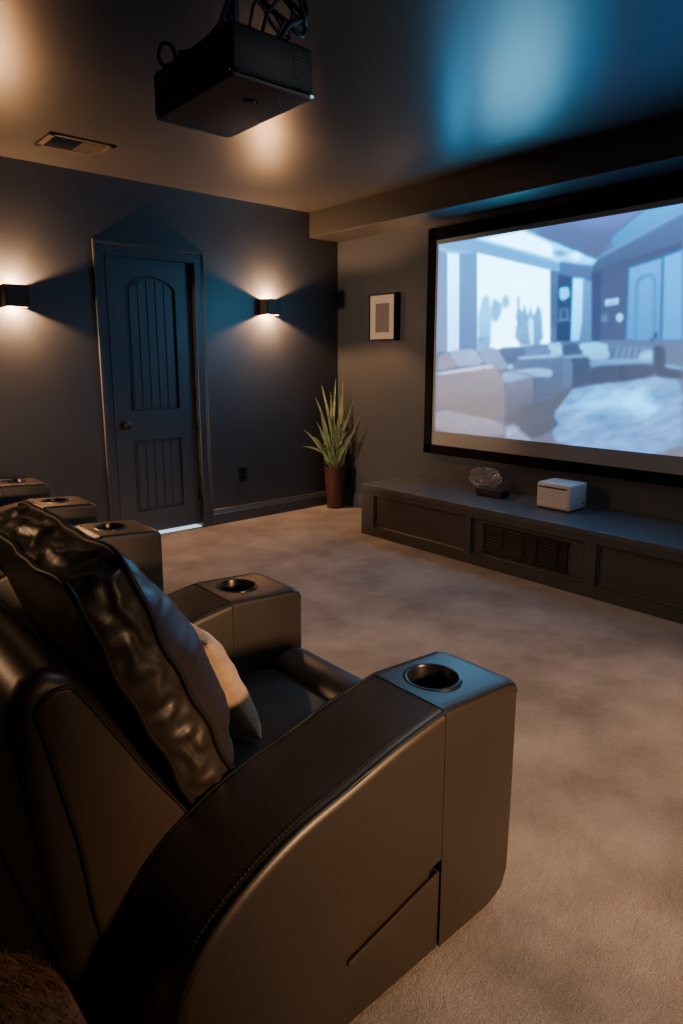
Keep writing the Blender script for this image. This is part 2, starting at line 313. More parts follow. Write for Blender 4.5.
 ([(2.257,1.032),(2.217,1.048),(2.192,1.059),(2.144,1.078),(2.137,1.074),(2.164,1.041),(2.187,1.009),(2.245,0.93),(2.251,0.897),(2.218,0.86),(2.237,0.831),(2.34,0.769),(2.39,0.751),(2.463,0.753),(2.509,0.767),(2.597,0.817),(2.623,0.845),(2.626,0.894),(2.586,0.921),(2.438,0.969),(2.365,0.991),(2.252,1.023),(2.229,1.031),(2.26,1.028)], (-2.46,-2.37,-1.89), (-2.46,-2.51,-2.09), 2, 5),
 ([(2.19,1.268),(2.086,1.277),(2.053,1.269),(2.037,1.228),(2.03,1.198),(2.021,1.129),(2.039,1.104),(2.114,1.082),(2.148,1.073),(2.192,1.062),(2.208,1.096),(2.216,1.228)], (-3.34,-2.91,-1.91), (-3.05,-2.76,-1.96), 2, 5),
 ([(2.206,1.257),(2.162,1.261),(2.147,1.23),(2.139,1.115),(2.148,1.08),(2.193,1.07),(2.207,1.101),(2.216,1.222)], (-2.78,-1.83,-0.64), (-2.44,-1.96,-1.1), 2, 5),
 ([(2.191,1.275),(2.086,1.282),(2.055,1.281),(2.048,1.269),(2.077,1.265),(2.188,1.26),(2.219,1.262),(2.22,1.27)], (-2.29,-0.64,0.53), (-2.29,-0.64,0.53), 2, 4),
 ([(2.282,1.261),(2.247,1.268),(2.234,1.269),(2.222,1.268),(2.216,1.227),(2.207,1.087),(2.216,1.043),(2.257,1.031),(2.292,1.019),(2.374,0.99),(2.399,1.011),(2.408,1.116),(2.388,1.144),(2.308,1.143),(2.286,1.163),(2.291,1.238)], (-2.76,-2.11,-1.01), (-2.43,-2.22,-1.57), 2, 5),
 ([(2.492,1.271),(2.338,1.28),(2.284,1.282),(2.247,1.282),(2.234,1.28),(2.223,1.273),(2.22,1.269),(2.219,1.264),(2.222,1.261),(2.233,1.26),(2.245,1.256),(2.276,1.244),(2.284,1.231),(2.282,1.193),(2.302,1.186),(2.376,1.196),(2.42,1.198),(2.501,1.193),(2.526,1.206),(2.534,1.255)], (-2.68,-1.83,-0.69), (-2.79,-2.04,-0.95), 2, 5),
 ([(2.495,1.274),(2.338,1.282),(2.284,1.284),(2.247,1.281),(2.237,1.278),(2.236,1.27),(2.246,1.267),(2.283,1.265),(2.337,1.262),(2.491,1.256),(2.536,1.257),(2.538,1.268)], (-1.81,0.01,1.17), (-1.81,0.01,1.17), 2, 4),
 ([(2.622,1.175),(2.446,1.196),(2.376,1.2),(2.302,1.191),(2.281,1.181),(2.282,1.15),(2.305,1.143),(2.385,1.144),(2.449,1.135),(2.595,1.098),(2.642,1.103),(2.665,1.154)], (-1.45,0.08,1.3), (-1.76,-1.03,0.1), 2, 5),
 ([(2.623,1.169),(2.533,1.163),(2.493,1.159),(2.437,1.148),(2.421,1.147),(2.416,1.152),(2.432,1.157),(2.491,1.169),(2.533,1.172),(2.623,1.17)], (-2.37,-1.71,-0.66), (-2.37,-1.71,-0.66), 2, 5),
 ([(2.598,1.101),(2.45,1.138),(2.405,1.118),(2.397,1.01),(2.436,0.966),(2.587,0.918),(2.631,0.938),(2.638,1.058)], (-1.87,-1.65,-0.77), (-2.41,-2.43,-1.89), 2, 5),
 ([(2.413,1.148),(2.407,1.148),(2.402,1.118),(2.393,1.01),(2.392,0.979),(2.399,0.978),(2.404,1.008),(2.412,1.117)], (-2.81,-2.63,-1.94), (-2.81,-2.63,-1.94), 2, 4),
 ([(3.085,1.315),(2.934,1.327),(2.875,1.311),(2.812,1.239),(2.843,1.215),(3.014,1.202),(3.074,1.218),(3.115,1.291)], (-0.95,-0.19,0.82), (-1.17,-0.75,0.25), 8, 4),
 ([(3.206,1.278),(3.144,1.304),(3.108,1.292),(3.043,1.223),(3.058,1.198),(3.177,1.175),(3.213,1.187),(3.221,1.253)], (-1.19,-1.14,-0.45), (-1.19,-1.14,-0.45), 6, 4),
 ([(2.845,1.332),(2.74,1.334),(2.691,1.311),(2.624,1.228),(2.617,1.199),(2.657,1.183),(2.68,1.184),(2.721,1.207),(2.743,1.214),(2.784,1.218),(2.809,1.239),(2.861,1.311)], (-1.59,-0.56,0.49), (-1.76,-1.15,-0.12), 8, 4),
 ([(2.622,1.213),(2.598,1.222),(2.586,1.221),(2.567,1.208),(2.567,1.201),(2.591,1.191),(2.603,1.192),(2.622,1.206)], (-1.68,0.3,1.31), (-1.68,0.3,1.31), 2, 5),
 ([(3.148,1.168),(2.881,1.202),(2.793,1.213),(2.748,1.214),(2.726,1.208),(2.693,1.185),(2.675,1.161),(2.642,1.102),(2.63,1.039),(2.622,0.875),(2.726,0.842),(3.107,0.886),(3.216,0.946),(3.221,1.111)], (-1.1,-1.21,-0.78), (-1.71,-1.91,-1.72), 2, 4),
 ([(3.148,1.169),(2.881,1.205),(2.795,1.216),(2.754,1.217),(2.737,1.215),(2.717,1.202),(2.729,1.197),(2.794,1.19),(2.886,1.179),(3.148,1.149),(3.222,1.143),(3.223,1.156)], (0.3,0.45,1.11), (0.3,0.45,1.11), 2, 5),
 ([(2.822,1.19),(2.803,1.195),(2.798,1.182),(2.8,1.13),(2.805,1.114),(2.817,1.107),(2.822,1.12),(2.827,1.174)], (-1.3,-1.36,-0.93), (-1.3,-1.36,-0.93), 2, 5),
 ([(3.123,0.891),(2.744,0.853),(2.634,0.824),(2.618,0.758),(2.724,0.736),(3.113,0.728),(3.224,0.757),(3.228,0.869)], (-0.93,-0.91,-0.43), (-1.36,-1.46,-1.12), 8, 5),
 ([(2.595,0.799),(2.557,0.819),(2.525,0.812),(2.448,0.77),(2.415,0.75),(2.378,0.722),(2.409,0.716),(2.559,0.722),(2.602,0.737),(2.604,0.781)], (-0.99,-0.66,0.17), (-0.99,-0.66,0.17), 16, 10),
]

# ================================================================== THE ROOM
b = BM(); box(b, X0 - .1, X1 + .1, Y0 - .1, Y1 + .3, -.1, 0); struct('floor', b, M['carpet'])
b = BM(); box(b, X0 - .1, X1 + .1, Y0 - .1, Y1 + .3, ZC, ZC + .1); struct('ceiling', b, M['ceil'])
DX0, DX1, DZ = 1.795, 2.428, 1.932        # door opening
b = BM()
box(b, X0 - .1, DX0, Y1, Y1 + .12, 0, ZC); box(b, DX1, X1 + .1, Y1, Y1 + .12, 0, ZC); box(b, DX0, DX1, Y1, Y1 + .12, DZ, ZC)
struct('wall_left', b, M['wall'])
b = BM(); box(b, X1, X1 + .1, Y0 - .1, Y1, 0, ZC); struct('wall_right', b, M['wall'])
b = BM(); box(b, X0 - .1, X0, Y0 - .1, Y1, 0, ZC); struct('wall_rear', b, M['wall'])
b = BM(); box(b, X0, X1, Y0 - .1, Y0, 0, ZC); struct('wall_near', b, M['wall'])
b = BM(); box(b, 3.482, X1, Y0, Y1, 2.214, ZC, .003, 1)
struct('ceiling_soffit', b, M['ceil'])

def baseboard(name, a, c, inward, axis):
    prof = [(0, 0), (.016, 0), (.016, .082), (.012, .09), (.012, .098), (.008, .104), (.006, .116), (0, .12)]
    b = BM()
    if axis == 'x': prism(b, [(Y1 - d * 1, z) for d, z in prof], 'x', a, c)
    else: prism(b, [(X1 - d, z) for d, z in prof], 'y', a, c)
    struct(name, b, M['trim'])
baseboard('baseboard_left', 2.512, X1 - .017, -1, 'x')
baseboard('baseboard_right', 3.452, Y1, -1, 'y')
baseboard('baseboard_far', X0, 1.706, -1, 'x')

# --- door 1
door = bpy.data.objects.new('door_1', None); COL.objects.link(door); door['kind'] = 'structure'; door.location = (2.11, 4.41, 0)
b = BM(); box(b, DX0 + .004, DX1 - .004, 4.41, 4.448, .024, DZ - .004, .002, 1)
slab = keep(link('door_slab', b, M['door']), door)
def arch(x0, x1, z0, zs, za, n=10):
    pts = [(x0, z0), (x1, z0), (x1, zs)]
    for k in range(1, n):
        t = k / n; x = x1 + (x0 - x1) * t; pts.append((x, zs + (za - zs) * math.sin(math.pi * t) ** .8))
    pts.append((x0, zs)); return pts
slab.parent = None; slab.data.transform(Matrix.Translation(door.location))
for pts in (arch(1.935, 2.293, .905, 1.735, 1.812), [(1.935, .187), (2.293, .187), (2.293, .69), (1.935, .69)]):
    c = BM(); prism(c, pts, 'y', 4.39, 4.4225); cut(slab, c)
keep(slab, door)
def planks(x0, x1, z0, zs, za):
    b = BM(); n = 5; w = (x1 - x0) / n
    for k in range(n):
        a, c = x0 + k * w + .0022, x0 + (k + 1) * w - .0022
        def zt(x):
            t = (x1 - x) / (x1 - x0); return zs + (za - zs) * max(0, math.sin(math.pi * t)) ** .8
        pts = [(a, z0), (c, z0)] + [(c + (a - c) * q / 4, zt(c + (a - c) * q / 4)) for q in range(5)]
        prism(b, pts, 'y', 4.4145, 4.4235, .002, 1)
    return b
keep(link('raised_panel', planks(1.953, 2.275, .923, 1.722, 1.793), M['door']), door)
keep(link('raised_panel', planks(1.953, 2.275, .205, .672, .672), M['door']), door)
# moulding bead around both panels
for pts in (arch(1.935, 2.293, .905, 1.735, 1.812), [(1.935, .187), (2.293, .187), (2.293, .69), (1.935, .69)]):
    b = BM(); tube(b, [(x, 4.4105, z) for x, z in pts], .0055, 6, True); keep(link('panel_moulding', b, M['door'], smooth=60), door)
# casing with a stepped profile: two legs and a head, mitred
def casing():
    b = BM()
    xo0, xo1, zo = 1.706, 2.512, 2.008
    for d0, d1, th in ((0, .088, .014), (0, .022, .026), (.022, .034, .020), (.074, .088, .019)):
        ring = [(xo0 + d0, 0), (xo0 + d0, zo - d0), (xo1 - d0, zo - d0), (xo1 - d0, 0)]
        inn = [(xo0 + d1, 0), (xo0 + d1, zo - d1), (xo1 - d1, zo - d1), (xo1 - d1, 0)]
        prism(b, ring + inn[::-1], 'y', Y1 - th, Y1, .003, 1)
    return b
keep(link('door_casing', casing(), M['trim']), door)
b = BM(); box(b, DX0, DX0 + .003, Y1, 4.47, 0, DZ); box(b, DX1 - .003, DX1, Y1, 4.47, 0, DZ); box(b, DX0, DX1, Y1, 4.47, DZ - .003, DZ)
keep(link('door_jamb', b, M['trim']), door)
b = BM(); box(b, DX0 + .003, DX1 - .003, 4.392, 4.47, 0, .004); keep(link('under_door_glow', b, M['doorglow']), door)  # glowing strip standing in for light leaking under the door
b = BM(); lathe(b, [(0, 4.407), (.030, 4.407), (.030, 4.400), (.012, 4.398), (.010, 4.378), (.020, 4.372), (.027, 4.358), (.025, 4.345), (.012, 4.339), (0, 4.338)], (1.868, 0, .807), 20, 'y')
for v in b.verts: v.co.y = v.co.y
keep(link('door_knob', b, M['black'], smooth=40), door)
for z in (.25, 1.0, 1.72):
    b = BM(); lathe(b, [(0, -.045), (.006, -.045), (.006, .045), (0, .045)], (DX1 - .008, 4.404, z), 10); keep(link('door_hinge', b, M['black'], smooth=40), door)

# ================================================================== WALL SCONCES
def sconce(cx, z0, z1, label):
    t = thing('wall_sconce', label, 'wall light', (cx, Y1, z0), 'up and down wall lights by the door')
    h = z1 - z0; w, d = .064, .105
    b = BM()
    for (a0, a1, b0, b1) in ((-w, w, -d, -d + .005), (-w, -w + .005, -d, 0), (w - .005, w, -d, 0), (-w, w, -.006, 0)):
        box(b, a0, a1, b0, b1, 0, h)
    link('shade_box', b, M['sconce'], t)
    b = BM(); box(b, -w + .005, w - .005, -d + .005, -.006, h * .42, h * .58); link('lamp_core', b, M['sconce'], t)
    for z, zz in ((.012, 0), (h - .012, 1)):
        b = BM(); bmesh.ops.create_uvsphere(b, u_segments=16, v_segments=10, radius=.017)
        link('bulb', b, M['glow'], t, smooth=60, loc=(0, -.05, z + (.034 if zz == 0 else -.034)))
        L = bpy.data.lights.new('bulb_light', 'POINT'); L.energy = SCONCE_W; L.color = (1, .48, .20); L.shadow_soft_size = .018
        lo = bpy.data.objects.new('bulb_light', L); COL.objects.link(lo); lo.parent = t; lo.location = (0, -.045, .028 if zz == 0 else h - .028)
        L.shadow_soft_size = .010
    return t
SCONCE_W = 90.0
sconce(1.208, 1.558, 1.685, 'square bronze up and down wall light left of the door')
sconce(3.050, 1.592, 1.708, 'square bronze up and down wall light between door and plant')

# ================================================================== SMALL WALL AND CEILING FITTINGS
t = thing('wall_outlet', 'black power outlet plate on the wall right of the door', 'outlet', (2.795, Y1, .366))
b = BM(); box(b, -.036, .036, -.007, 0, -.062, .062, .003); link('cover_plate', b, M['black'], t)
for z in (-.026, .026):
    b = BM(); box(b, -.017, .017, -.0095, -.006, z - .015, z + .015, .002); s = link('socket', b, M['matte'], t)
    b = BM(); box(b, -.008, -.006, -.0105, -.009, z - .005, z + .006); box(b, .006, .008, -.0105, -.009, z - .005, z + .006); link('socket_hole', b, M['slot'], s)

t = thing('ceiling_vent', 'rectangular metal air vent with louvres set in the ceiling', 'air vent', (1.466, 3.874, ZC))
b = BM(); W_, D_ = .176, .128
for (a0, a1, b0, b1) in ((-W_, W_, -D_, -D_ + .03), (-W_, W_, D_ - .03, D_), (-W_, -W_ + .035, -D_, D_), (W_ - .035, W_, -D_, D_)):
    box(b, a0, a1, b0, b1, -.010, 0, .003, 1)
link('vent_frame', b, M['vent'], t)
b = BM(); box(b, -W_ + .03, W_ - .03, -D_ + .025, D_ - .025, -.002, 0); link('vent_backing', b, M['slot'], t)
b = BM()
for k in range(9):
    x = .012 + k * .014; tt = BM(); box(tt, -.0015, .0015, -D_ + .03, D_ - .03, -.006, .006)
    merge(b, tt, Matrix.Translation((x, 0, -.008)) @ Matrix.Rotation(.6, 4, 'Y'))
for k in range(9):
    y = -.088 + k * .022; tt = BM(); box(tt, -W_ + .035, .0, -.0015, .0015, -.006, .006)
    merge(b, tt, Matrix.Translation((0, y, -.008)) @ Matrix.Rotation(.6, 4, 'X'))
link('louvres', b, M['vent'], t)

# ================================================================== FRAMED PICTURE
t = thing('picture_frame', 'small framed grey print with cream mat beside the projection screen', 'picture', (X1, 3.785, 1.578))
hy, hz, dp, fw = .144, .178, .060, .011
b = BM()
for (a0, a1, c0, c1) in ((-hy, hy, -hz, -hz + fw), (-hy, hy, hz - fw, hz), (-hy, -hy + fw, -hz, hz), (hy - fw, hy, -hz, hz)):
    box(b, -dp, 0, a0, a1, c0, c1, .002, 1)
link('frame', b, M['black'], t)
b = BM(); box(b, -dp + .010, -dp + .014, -hy + fw, hy - fw, -hz + fw, hz - fw); link('mat_board', b, M['cream'], t)
b = BM(); box(b, -dp + .008, -dp + .011, -.078, .072, -.115, .105); link('print', b, M['art'], t)

# ================================================================== PROJECTION SCREEN
t = thing('projection_screen', 'large black framed projection screen showing a blue living room picture', 'screen', (X1, 2.06, 1.362))
fy0, fy1, fz0, fz1, fw = .772, 3.332, .562, 2.168, .072
b = BM()
for (a0, a1, c0, c1) in ((fy0, fy1, fz0, fz0 + fw - .004), (fy0, fy1, fz1 - fw - .012, fz1), (fy0, fy0 + fw, fz0, fz1), (fy1 - fw, fy1, fz0, fz1)):
    box(b, X1 - .045, X1, a0, a1, c0, c1, .004, 1)
keep(link('frame', b, M['matte']), t)
b = BM(); box(b, X1 - .034, X1 - .026, fy0 + .05, fy1 - .05, fz0 + .05, fz1 - .05); keep(link('screen_fabric', b, M['screen']), t)

def projected_picture(y0, y1, z0, z1, step=.0065):
    ny, nz = int((y1 - y0) / step), int((z1 - z0) / step)
    ys = np.linspace(y0, y1, ny); zs = np.linspace(z0, z1, nz)
    YY, ZZ = np.meshgrid(ys, zs)
    Yq = np.where(YY < 1.47, 1.47 + .15 * (1.47 - YY), YY)      # the door and carpet run on to the right end
    rng = np.random.RandomState(3)
    def fractal():
        out = np.zeros_like(Yq); amp = 1; tot = 0
        for f in (5, 11, 23, 47):
            g = rng.rand(3 * f + 2, 3 * f + 2); u = ((YY - y0) / (y1 - y0) * 1.6 + .5 * (ZZ - z0)) * f; v = ((ZZ - z0) / (z1 - z0) * 1.9 + .25 * (YY - y0)) * f
            ui, vi = u.astype(int), v.astype(int); fu, fv = u - ui, v - vi
            fu = fu * fu * (3 - 2 * fu); fv = fv * fv * (3 - 2 * fv)
            out += amp * ((g[vi, ui] * (1 - fu) + g[vi, ui + 1] * fu) * (1 - fv) + (g[vi + 1, ui] * (1 - fu) + g[vi + 1, ui + 1] * fu) * fv)
            tot += amp; amp *= .75
        return out / tot - .5
    NZ = fractal(); img = np.full(Yq.shape + (3,), -3.)
    for pts, ca, cb, nz_, soft in PICTURE:
        p = np.array(pts); inside = np.zeros(Yq.shape, bool); d = np.full(Yq.shape, 9.)
        for i in range(len(p)):
            (ay, az), (by, bz) = p[i], p[(i + 1) % len(p)]
            with np.errstate(divide='ignore', invalid='ignore'):
                cr = ((az > ZZ) != (bz > ZZ)) & (Yq < (by - ay) * (ZZ - az) / (bz - az + 1e-12) + ay)
            inside ^= cr
            l2 = (by - ay) ** 2 + (bz - az) ** 2 + 1e-12
            tt = np.clip(((Yq - ay) * (by - ay) + (ZZ - az) * (bz - az)) / l2, 0, 1)
            d = np.minimum(d, np.hypot(Yq - ay - tt * (by - ay), ZZ - az - tt * (bz - az)))
        sd = np.where(inside, d, -d) + (NZ * .045 if nz_ >= 10 else 0); w = max(soft, 3) * .0028
        al = np.clip(sd / w + .5, 0, 1)[..., None]
        zt, zb = p[:, 1].max(), p[:, 1].min(); g = np.clip((zt - ZZ) / (zt - zb + 1e-9), 0, 1)[..., None]
        col = np.array(ca) * (1 - g) + np.array(cb) * g
        if nz_: col = col + (NZ * nz_ * .075)[..., None]
        img = img * (1 - al) + col * al
    img = img + (rng.rand(*Yq.shape)[..., None] - .5) * .12
    ker = np.exp(-np.arange(-3, 4) ** 2 / (2 * .8 ** 2)); ker /= ker.sum()
    for ax in (0, 1):
        pad = [(0, 0)] * 3; pad[ax] = (3, 3); q = np.pad(img, pad, mode='edge')
        img = sum(k * np.take(q, range(i, i + img.shape[ax]), axis=ax) for i, k in enumerate(ker))
    img = img + NZ[..., None] * .25
    wash = np.clip((YY - 1.5) / 1.7, 0, 1)[..., None] * np.clip(1.25 - (ZZ - z0) / (z1 - z0), .3, 1)[..., None]
    lin = np.maximum(2. ** img * PIC_GAIN - np.array(PIC_SUB) * (.12 + wash), .004)
    verts = np.stack([np.full(YY.size, X1 - .0345), YY.ravel(), ZZ.ravel()], 1)
    idx = np.arange(ny * nz).reshape(nz, ny)
    q = np.stack([idx[:-1, :-1], idx[1:, :-1], idx[1:, 1:], idx[:-1, 1:]], -1).reshape(-1, 4)
    me = bpy.data.meshes.new('projected_picture'); me.from_pydata(verts.tolist(), [], q.tolist())
    at = me.color_attributes.new('picture', 'FLOAT_COLOR', 'POINT')
    at.data.foreach_set('color', np.concatenate([lin.reshape(-1, 3), np.ones((ny * nz, 1))], 1).astype(np.float32).ravel())
    m = mat('projected_light', (.27, .27, .27), .9, spec=.1)
    nt = m.node_tree; a = nt.nodes.new('ShaderNodeVertexColor'); a.layer_name = 'picture'
    nt.links.new(a.outputs['Color'], nt.nodes['Principled BSDF'].inputs['Emission Color'])
    nt.nodes['Principled BSDF'].inputs['Emission Strength'].default_value = 1
    me.materials.append(m)
    o = bpy.data.objects.new('projected_picture', me); COL.objects.link(o); return o
PIC_GAIN, PIC_SUB = 1.0, (.12, .075, .04)             # less where the wall lights already wash the fabric
o = keep(projected_picture(.885, 3.238, .731, 2.053), t)
o['label'] = 'projected blue picture of a living room with leather sofas'

# ================================================================== LOW CABINET UNDER THE SCREEN
cab = thing('media_cabinet', 'long low dark grey built-in cabinet under the screen', 'cabinet', (3.206, 1.5, 0))
CX, CY0, CY1, CZ = 3.206, -.6, 3.447, .37
b = BM(); box(b, CX + .028, X1, CY0, CY1 - .002, 0, CZ - .034); keep(link('carcass', b, M['cabinet']), cab)
b = BM(); box(b, CX, X1, CY0 - .002, CY1, CZ - .036, CZ, .004, 2); keep(link('countertop', b, M['cabtop']), cab)
panels = [(2.495, 3.315), (1.700, 2.452), (.85, 1.63), (.05, .80)]
b = BM(); edges = [CY1 - .002] + [v for p in panels for v in (p[1], p[0])] + [CY0]
for i in range(0, len(edges), 2): box(b, CX + .002, CX + .03, edges[i + 1], edges[i], 0, CZ - .034, .0015, 1)
for p in panels:
    box(b, CX + .002, CX + .03, p[0], p[1], 0, .068); box(b, CX + .002, CX + .03, p[0], p[1], .300, CZ - .034)
keep(link('face_frame', b, M['cabinet']), cab)
for i, p in enumerate(panels):
    b = BM(); y0, y1 = p
    for (a0, a1, c0, c1) in ((y0, y1, .068, .078), (y0, y1, .29, .30), (y0, y0 + .010, .068, .30), (y1 - .010, y1, .068, .30)):
        box(b, CX + .010, CX + .03, a0, a1, c0, c1, .004, 1)
    keep(link('panel_moulding', b, M['cabinet']), cab)
    if i != 1:
        b = BM(); box(b, CX + .022, CX + .029, y0 + .008, y1 - .008, .076, .292); keep(link('inset_panel', b, M['cabinet']), cab)
b = BM(); g0, g1, h0, h1 = 1.80, 2.375, .100, .262
for (a0, a1, c0, c1) in ((1.708, g0, .076, .292), (g1, 2.444, .076, .292), (g0, g1, .076, h0), (g0, g1, h1, .292)): box(b, CX + .022, CX + .029, a0, a1, c0, c1)
keep(link('inset_panel', b, M['cabinet']), cab)
b = BM(); box(b, CX + .0262, CX + .0275, g0, g1, h0, h1); keep(link('vent_backing', b, M['slot']), cab)
b = BM()
for k in range(9):
    z = h0 + .010 + k * .018; tt = BM(); box(tt, -.006, .006, g0, g1, -.0018, .0018); merge(b, tt, Matrix.Translation((CX + .020, 0, z)) @ Matrix.Rotation(.5, 4, 'Y'))
for y in (g0 + .012, 1.875, 2.005, 2.09, 2.235, g1 - .012): box(b, CX + .014, CX + .026, y - .006, y + .006, h0, h1)
box(b, CX + .012, CX + .028, g0 - .008, g1 + .008, h0 - .008, h0, .002, 1); box(b, CX + .012, CX + .028, g0 - .008, g1 + .008, h1, h1 + .008, .002, 1)
keep(link('vent_grille', b, M['black']), cab)

# --- things on the cabinet
t = thing('desktop_appliance', 'white boxy appliance with a dark slot on the low cabinet', 'appliance', (3.575, 2.065, CZ))
b = BM(); box(b, -.095, .095, -.112, .112, .004, .160, .012, 3); link('housing', b, M['white'], t, smooth=40)
b = BM(); box(b, -.0965, -.090, -.088, .100, .128, .137, .001, 1); link('paper_slot', b, M['slot'], t)
b = BM(); box(b, -.0975, -.090, -.098, .104, .014, .044, .002, 1); box(b, -.0965, -.09, -.098, .104, .0465, .122, .001, 1); link('front_cover', b, M['white'], t)
b = BM(); box(b, -.0972, -.0960, -.012, .012, .083, .087); link('front_marking', b, M['grey'], t)
b = BM(); box(b, -.0972, -.0960, -.020, .030, .112, .114); link('front_marking', b, M['grey'], t)
b = BM(); lathe(b, [(0, -.1135), (.007, -.1135), (.007, -.110), (0, -.110)], (.060, 0, .035), 14, 'y'); link('side_port', b, M['slot'], t)
for x in (-.075, .075):
    for y in (-.09, .09):
        b = BM(); lathe(b, [(0, 0), (.009, 0), (.009, .006), (0, .006)], (x, y, 0), 10); link('rubber_foot', b, M['black'], t)

t = thing('set_top_box', 'small flat black box in front of the clear crystal lump', 'box', (3.545, 2.545, CZ))
b = BM(); box(b, -.045, .045, -.100, .100, .003, .052, .004, 2); link('casing', b, M['black'], t)
b = BM(); tube(b, spline([(-.0455, .035, .030), (-.0458, .022, .037), (-.0458, .000, .038), (-.0458, -.014, .031), (-.0458, .000, .025), (-.0458, .020, .026), (-.0458, .030, .031), (-.0458, .052, .033)], 6), .0011, 5); link('front_emblem', b, M['metal'], t)
for x in (-.035, .035):
    for y in (-.085, .085):
        b = BM(); lathe(b, [(0, 0), (.006, 0), (.006, .005), (0, .005)], (x, y, 0), 8); link('rubber_foot', b, M['black'], t)

b = BM(); bmesh.ops.create_icosphere(b, subdivisions=4, radius=1)
for v in b.verts:
    p = v.co.copy(); f = 1 + .22 * mnoise.noise(p * 1.3 + Vector((3, 1, 7))) + .10 * mnoise.cell(p * 2.6) - .03 + .05 * mnoise.noise(p * 6)
    v.co = Vector((p.x * .066 * f, p.y * .125 * f, max(p.z, -.8) * .080 * f + (.0)))
zmin = min(v.co.z for v in b.verts)
for v in b.verts: v.co.z -= zmin
tag(link('crystal_lump', b, M['crystal'], loc=(3.675, 2.70, CZ)), 'clear craggy crystal lump on the low cabinet behind black box', 'crystal')

# ================================================================== POTTED PLANT
px, py = 3.625, 4.225
t = thing('potted_plant', 'tall spiky green plant in brown pot in the corner', 'plant', (px, py, 0))
b = BM(); lathe(b, [(0, 0), (.066, 0), (.070, .004), (.094, .352), (.096, .362), (.090, .362), (.086, .350), (.084, .332), (0, .332)], (0, 0, 0), 40); link('pot', b, M['pot'], t, smooth=35)
b = BM(); lathe(b, [(.083, .330), (.05, .338), (0, .341)], (0, 0, 0), 24); link('soil', b, M['soil'], t, smooth=60)
RV, FV, UV = Vector((.752, -.659, 0)), Vector((.659, .752, 0)), Vector((0, 0, 1))
def blade(b, base, tip, width, sag, fold=.25, n=12):
    """a strap leaf from base to tip, arching by sag (lift in the middle), tapered both ends"""
    ctrl = []
    d = tip - base
    for i in range(n + 1):
        s = i / n
        ctrl.append(base + d * s + UV * sag * 4 * s * (1 - s) )
    rows = []
    for i, p in enumerate(ctrl):
        q = ctrl[min(i + 1, n)] - ctrl[max(i - 1, 0)]; q.normalize()
        side = q.cross(-FV); side = side.normalized() if side.length > .1 else RV
        s = i / n; w = width * (min(1, .35 + 1.6 * s) if s < .4 else 1 - ((s - .4) / .6) ** 2.2) * .5
        nrm = side.cross(q).normalized()
        rows.append([b.verts.new(p - side * w + nrm * w * fold), b.verts.new(p), b.verts.new(p + side * w + nrm * w * fold)])
    for i in range(n):
        for k in range(2): b.faces.new((rows[i][k], rows[i][k + 1], rows[i + 1][k + 1], rows[i + 1][k]))
K = .00850
spec = [  # tip offset in centimetre-like picture steps: right, up, depth, width, sag
 (-13, 81, -.02, .034, .03), (1, 88, .03, .030, .01), (8, 86, .05, .024, .02), (-20, 70, -.05, .026, .10), (-31, 38, -.10, .024, .06),
 (-34, 21, -.08, .024, .07), (-15, 58, -.08, .030, .05), (-9, 66, .0, .030, .04), (5, 72, -.05, .028, .03), (14, 50, -.12, .034, .10),
 (26, 58, -.20, .022, .02), (20, 40, -.20, .026, .03), (-18, 46, -.1, .026, .05), (-6, 52, -.1, .028, .04), (10, 62, .0, .028, .02),
 (-12, 36, -.1, .024, .05), (16, 30, -.18, .026, .04), (-22, 30, -.05, .022, .08), (3, 44, -.12, .026, .03), (-4, 74, .04, .028, .02),
 (12, 22, -.14, .024, .05), (-14, 22, -.12, .024, .05), (0, 32, -.14, .026, .04), (7, 36, -.1, .026, .03), (-8, 28, -.14, .022, .04),
 (18, 66, -.06, .020, .02), (-3, 60, -.1, .026, .02), (4, 54, -.05, .028, .02)]
b = BM()
for i, (r, u, d, w, sg) in enumerate(spec):
    a = i * 2.4; base = Vector((.045 * math.cos(a), .045 * math.sin(a), .335))
    tip = Vector((0, 0, .36)) + RV * r * K + UV * u * K + FV * d
    tip.x = min(tip.x, X1 - px - .015); tip.y = min(tip.y, Y1 - py - .02)
    blade(b, base, tip, w * .85, sg * .8)
rg = random.Random(21)
for i in range(46):
    a = rg.uniform(0, 6.28); h = rg.uniform(.37, .62); base = Vector((.04 * math.cos(a), .04 * math.sin(a), h - .05))
    tip = base + Vector((math.cos(a) * rg.uniform(.04, .11), math.sin(a) * rg.uniform(.04, .11), rg.uniform(.03, .16)))
    tip.x = min(tip.x, X1 - px - .015); tip.y = min(tip.y, Y1 - py - .02)
    blade(b, base, tip, rg.uniform(.012, .022), .02, n=6)
for i in range(9):
    a = i * 2.4; tube(b, [(.04 * math.cos(a), .04 * math.sin(a), .335), (.035 * math.cos(a + .3), .035 * math.sin(a + .3), .48), (.045 * math.cos(a), .045 * math.sin(a), .62)], .004, 5)
link('foliage', b, M['leaf'], t, smooth=60)

